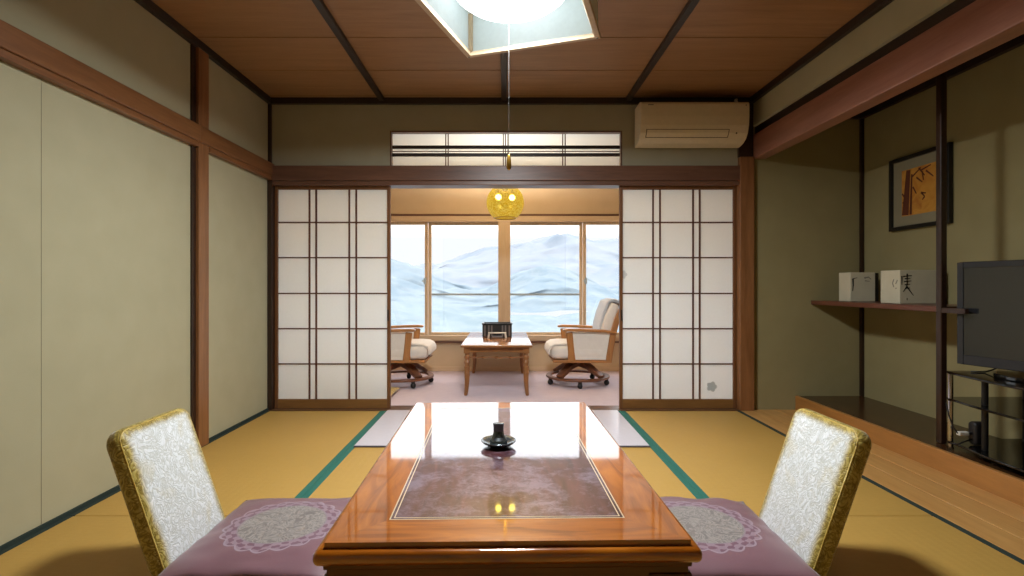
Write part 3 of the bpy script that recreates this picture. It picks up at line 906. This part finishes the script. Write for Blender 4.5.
# ------------------------------------------------------------------ air conditioner
t = thing('air_conditioner', 'cream wall air conditioner above the right paper door', 'air conditioner', (1.425, DB, 2.048))
w = .405
prof = [(-.031, .305), (-.185, .305), (-.208, .298), (-.218, .28), (-.219, .19), (-.213, .125), (-.195, .072), (-.165, .035), (-.12, .012), (-.06, .0), (-.031, .0)]
bm = BM(); add_prism(bm, prof, -w, w, 'YZ')
body = obj('body', bm, 'ac_plastic', t, bevel=.004, seg=2)
def fy(z):
    for (y0, z0), (y1, z1) in zip(prof[3:], prof[4:]):
        if z1 <= z <= z0: return y0+(y1-y0)*(z-z0)/(z1-z0)
def strip(z0, z1, x0, x1, name, mat_, off, parent):
    bm = BM(); zs = [z0+(z1-z0)*i/6 for i in range(7)]
    A = [[bm.verts.new((x, fy(z)-o_, z-(o_*.3))) for z in zs] for x, o_ in ((x0, off), (x1, off), (x1, -.004), (x0, -.004))]
    for q in range(4):
        a, b_ = A[q], A[(q+1) % 4]
        for i in range(6): bm.faces.new((a[i], b_[i], b_[i+1], a[i+1]))
    bm.faces.new([A[q][0] for q in range(4)]); bm.faces.new([A[q][6] for q in range(4)][::-1])
    return obj(name, bm, mat_, parent)
strip(.042, .098, -.36, .262, 'louver_gap', 'ac_brown', .0012, t)
strip(.046, .094, -.354, .256, 'louver', 'ac_plastic', .003, t)
bm = BM(); add_lathe(bm, [(.006, 0), (.006, .004)], 12, mt=T(.318, fy(.07)+.001, .07) @ R(PI/2, 'X')); obj('sensor', bm, 'ac_brown', t)
obj('badge', boxes((-.352, -.31, -.2195, -.216, .272, .278)), 'mark_grey', t)
obj('badge', boxes((.375, .385, -.2195, -.216, .268, .276)), 'mark_grey', t)
bm = BM(); add_tube(bm, [(.36, -.1, .306), (.36, -.1, .335), (.362, -.09, .355), (.37, -.06, .362)], .012, 10); obj('pipe', bm, 'white_plastic', t, smooth=True)
obj('mounting_plate', boxes((-w+.03, w-.03, -.0305, -.0005, .03, .295)), 'ac_plastic', t)

# ------------------------------------------------------------------ alcove shelf, boxes, picture
t = thing('wall_shelf', 'dark brown wooden shelf fixed in the alcove behind the slim post', 'shelf', (0, 0, .83))
obj('shelf_board', boxes((2.436, XT-.027, 2.89, DB-.027, .0, .028)), 'shelf_wood', t, bevel=.003)
obj('front_lip', boxes((2.415, 2.4355, 2.9, DB-.001, -.003, .029)), 'shelf_wood', t, bevel=.003)
obj('bracket_end', boxes((2.388, 2.41, 2.70, 2.8445, -.004, .024)), 'dark_post', t, bevel=.002)
def brush(bm, pts, w, y):
    """a brush stroke standing proud of a vertical face at depth y"""
    n = len(pts)
    P = [Vector(p) for p in pts]
    L_, R_ = [], []
    for i, p in enumerate(P):
        d = (P[min(i+1, n-1)]-P[max(i-1, 0)]).normalized(); nn = Vector((-d.y, d.x))
        ww = w*(1-.55*i/max(1, n-1))/2
        L_.append(p+nn*ww); R_.append(p-nn*ww)
    add_prism(bm, [tuple(q) for q in L_+R_[::-1]], y-.0012, y-.0001, 'XZ')
def white_box(label, x0, x1, y0, y1, h, kind):
    t = thing('paper_box', label, 'box', (x0, y0, .860), 0, 'white boxes on the alcove shelf')
    w, d = x1-x0, y1-y0
    obj('carton', boxes((0, w, 0, d, 0, h)), 'box_white', t, bevel=.003)
    bm = BM()
    if kind == 0:
        brush(bm, [(.018, .165), (.02, .12), (.016, .075)], .012, 0); brush(bm, [(.02, .165), (.05, .172)], .006, 0)
        obj('brush_mark', bm, 'ink', t)
        bm = BM(); brush(bm, [(.10, .17), (.13, .176), (.15, .16)], .012, 0); brush(bm, [(.105, .15), (.14, .145)], .008, 0); obj('faint_mark', bm, 'ink_pale', t)
        obj('shade_slab', boxes((w+.0003, w+.03, .01, d-.003, 0.001, h-.004)), 'frame_black', t)  # black slab added where only shade lies between the two boxes
    else:
        for s in (
            [(.02, .172), (.075, .178)], [(.046, .19), (.045, .145)], [(.03, .158), (.066, .160)], [(.026, .14), (.072, .144)], [(.047, .145), (.042, .095)],
            [(.03, .12), (.064, .123)], [(.046, .112), (.02, .075)], [(.046, .105), (.085, .052)], [(.036, .098), (.062, .10)], [(.012, .175), (.012, .12)]):
            brush(bm, s, .009, 0)
        brush(bm, [(.045, .035), (.045, .022)], .006, 0)
        obj('brush_mark', bm, 'ink', t)
        bm = BM()
        for s in ([(.02, .15), (.035, .125)], [(.05, .155), (.062, .13), (.05, .105)], [(.028, .10), (.036, .095)]):
            n = len(s); # on the side that faces the room
            P = [Vector(p) for p in s]
            for a, b_ in zip(P, P[1:]):
                dd = (b_-a).normalized(); nn = Vector((-dd.y, dd.x))*.004
                add_prism(bm, [tuple(a+nn), tuple(b_+nn), tuple(b_-nn), tuple(a-nn)], -.0011, -.0001, 'YZ')
        obj('faint_mark', bm, 'ink_pale', t)
white_box('white box with one small brush mark near the corner of the alcove shelf', 2.50, 2.68, 3.76, 3.89, .21, 0)
white_box('white box with a large brushed character beside the slim post on the shelf', 2.50, 2.775, 3.29, 3.46, .213, 1)

t = thing('framed_picture', 'black-framed orange picture with dark strokes on the alcove wall', 'picture', (XT, 3.52, 1.62))
hw, hh = .255, .255
obj('frame', boxes((-.034, -.004, -hw, -hw+.026, -hh, hh), (-.034, -.004, hw-.026, hw, -hh, hh), (-.034, -.004, -hw+.0265, hw-.0265, -hh, -hh+.026), (-.034, -.004, -hw+.0265, hw-.0265, hh-.026, hh)), 'frame_black', t, bevel=.003)
obj('mount', boxes((-.016, -.003, -hw+.02, hw-.02, -hh+.02, hh-.02)), 'mount_card', t)
art = obj('print', boxes((-.0175, -.0162, -.15, .15, -.16, .16)), 'art', t)
bm = BM()
def stroke(p, q, w):
    a, b_ = Vector(p), Vector(q); d = (b_-a).normalized(); nn = Vector((-d.y, d.x))*w/2
    add_prism(bm, [tuple(a+nn), tuple(b_+nn*.6), tuple(b_-nn*.6), tuple(a-nn)], -.0186, -.0177, 'YZ')
stroke((.118, -.155), (.09, .155), .06); stroke((.07, -.155), (.06, .12), .02)
for p, q in (((.06, .1), (-.02, .15)), ((.0, .15), (-.05, .09)), ((-.02, .13), (-.1, .15)), ((-.03, .12), (-.04, .06)), ((-.06, .12), (-.12, .07)), ((.05, .03), (.02, -.02)), ((.02, .09), (-.03, .05)), ((.145, .0), (.12, -.04)), ((.14, -.06), (.12, -.09)), ((-.02, -.02), (-.05, -.05)), ((-.05, -.05), (-.03, -.07)), ((-.02, -.02), (-.06, -.03))):
    stroke(p, q, .012)
obj('brush_strokes', bm, 'art_bark', art)

# ------------------------------------------------------------------ television on its black glass stand
SZ = .110
t = thing('tv_stand', 'black glass three-tier television stand with chrome posts', 'stand', (2.565, 2.355, SZ))
def tier(z, dx):
    hl, x1 = .445, .225
    pts = [(x1, -hl), (x1, hl), (-.19, hl)]
    pts += [(-.20-.05*math.sin(PI*i/16)-dx, hl-.02-(2*hl-.04)*i/16) for i in range(17)]
    pts += [(-.19, -hl)]
    bm = BM(); add_prism(bm, pts, z, z+.012, 'XY')
    return bm
obj('shelf', tier(.03, 0), 'black_glass', t, bevel=.003)
obj('shelf', tier(.255, 0), 'black_glass', t, bevel=.003)
obj('shelf', tier(.395, 0), 'black_glass', t, bevel=.003)
def post(x, y, mat_, r):
    bm = BM()
    add_lathe(bm, [(r*1.3, .001), (r*1.3, .01), (r, .012), (r, .0298)], 14, c=(x, y, 0))
    for a, b_ in ((.0425, .2548), (.2675, .3948)): add_lathe(bm, [(r, a), (r, b_)], 14, c=(x, y, 0))
    obj('post', bm, mat_, t)
post(-.20, .405, 'chrome', .012); post(-.20, -.405, 'chrome', .012); post(-.165, .245, 'black_metal', .014); post(.18, .38, 'black_metal', .018); post(.18, -.38, 'black_metal', .018)

t = thing('television', 'flat black television standing on the glass stand in the alcove', 'television', (2.535, 2.41, SZ+.408), 0)
tv = t
ang = math.atan2(.08, .265)
t.rotation_euler = (0, 0, ang)   # local -X is the screen side
hl = .39
obj('casing', boxes((.0, .055, -hl, hl, .038, .582)), 'tv_bezel', t, bevel=.01, seg=3)
obj('bezel', boxes((-.008, -.0003, -hl+.002, -hl+.032, .041, .579), (-.008, -.0003, hl-.032, hl-.002, .041, .579), (-.008, -.0003, -hl+.0325, hl-.0325, .041, .09), (-.008, -.0003, -hl+.0325, hl-.0325, .549, .579)), 'tv_bezel', t, bevel=.003)
obj('screen', boxes((-.004, -.0004, -hl+.0325, hl-.0325, .0905, .5485)), 'tv_screen', t)
obj('neck', boxes((.015, .045, -.07, .07, .02, .0375)), 'black_metal', t)
bm = BM(); pts = [(.03+.13*math.cos(2*PI*i/32), .235*math.sin(2*PI*i/32)) for i in range(32)]
add_prism(bm, pts, .0, .0195, 'XY'); obj('base', bm, 'black_glass', t, bevel=.004)

# power strip, plug and cables behind the stand
t = thing('power_adapter', 'black power adapter with white plug on the lowest tier of the stand', 'adapter', (2.435, 2.68, SZ+.0435))
bm = rounded_slab(.05, .12, .06, .02, .012); bm.transform(T(0, 0, .061)); obj('adapter_body', bm, 'black_rubber', t, smooth=True)
obj('plug', boxes((-.10, -.05, -.012, .012, .05, .07)), 'white_plastic', t, bevel=.004)
bm = BM(); add_tube(bm, [(-.0505, 0, .06), (-.04, 0, .06), (-.0295, 0, .06)], .008); obj('plug_cap', bm, 'black_rubber', t)
bm = BM()
pts = [(-.10, .0, .06), (-.112, .012, .085), (-.122, .03, .15), (-.118, .05, .205)]
add_tube(bm, pts, .0035, 6)
add_tube(bm, [(-.03, 0, .03), (-.07, -.005, .02), (-.10, .0, .004), (-.125, .02, .004)], .0035, 6)
obj('cable', bm, 'black_rubber', t, smooth=True)
bm = BM(); add_tube(bm, [(2.56, 2.70, SZ+.44), (2.545, 2.715, SZ+.425), (2.52, 2.73, SZ+.4115), (2.46, 2.745, SZ+.4115)], .004, 6)
tag(obj('signal_cable', bm, 'black_rubber', smooth=True), 'thin black cable running from behind the television to the stand top', 'cable')

# ------------------------------------------------------------------ light
def area(name, loc, size, power, color, rot=(0, 0, 0), shape='DISK', spread=None):
    l = bpy.data.lights.new(name, 'AREA'); l.shape = shape; l.size = size; l.energy = power; l.color = color
    if spread: l.spread = spread
    o = bpy.data.objects.new(name, l); COL.objects.link(o); o.location = loc; o.rotation_euler = rot
    return o
area('ceiling_lamp_light', (LX, LY, LZ+.028), .40, 76, (.92, .975, 1))
# the veranda globe is open at the top: most of its light leaves upward and comes back from the ceiling
area('globe_lamp_light', (.012, 5.0, 1.77+.165), .2, 54, (1, .97, .92), (PI, 0, 0))
w = bpy.data.worlds.new('overcast_sky'); SC.world = w; w.use_nodes = True
nt = w.node_tree; nt.nodes.clear()
tc = nt.nodes.new('ShaderNodeTexCoord'); sp = nt.nodes.new('ShaderNodeSeparateXYZ'); nt.links.new(tc.outputs['Generated'], sp.inputs[0])
rp = nt.nodes.new('ShaderNodeValToRGB'); nt.links.new(sp.outputs[2], rp.inputs[0])
cr = rp.color_ramp
cr.elements[0].position = .0; cr.elements[0].color = (.355, .36, .365, 1)
cr.elements[1].position = 1; cr.elements[1].color = (.9, .95, 1, 1)
for p, c in ((.09, (.36, .365, .37, 1)), (.155, (1.25, 1.28, 1.32, 1)), (.4, (1.15, 1.18, 1.22, 1))):
    e = cr.elements.new(p); e.color = c
bg = nt.nodes.new('ShaderNodeBackground'); bg.inputs[1].default_value = 3.0
nt.links.new(rp.outputs[0], bg.inputs[0])
wo = nt.nodes.new('ShaderNodeOutputWorld'); nt.links.new(bg.outputs[0], wo.inputs[0])

# ------------------------------------------------------------------ camera and view
cam = bpy.data.cameras.new('camera'); co = bpy.data.objects.new('camera', cam); COL.objects.link(co)
co.location = (0, 0, EYE); co.rotation_euler = (PI/2, 0, 0)
cam.sensor_width = 36; cam.lens = 521/1024*36
cam.shift_x = 8/1024; cam.shift_y = -2/1024
cam.clip_start = .05; cam.clip_end = 5000
SC.camera = co
SC.view_settings.view_transform = 'Standard'; SC.view_settings.look = 'None'
SC.view_settings.exposure = 0; SC.view_settings.gamma = 1; SC.view_settings.use_curve_mapping = False
SC.cycles.use_denoising = True
SC.cycles.max_bounces = 10; SC.cycles.diffuse_bounces = 6; SC.cycles.glossy_bounces = 4; SC.cycles.transparent_max_bounces = 12
SC.cycles.sample_clamp_indirect = 6
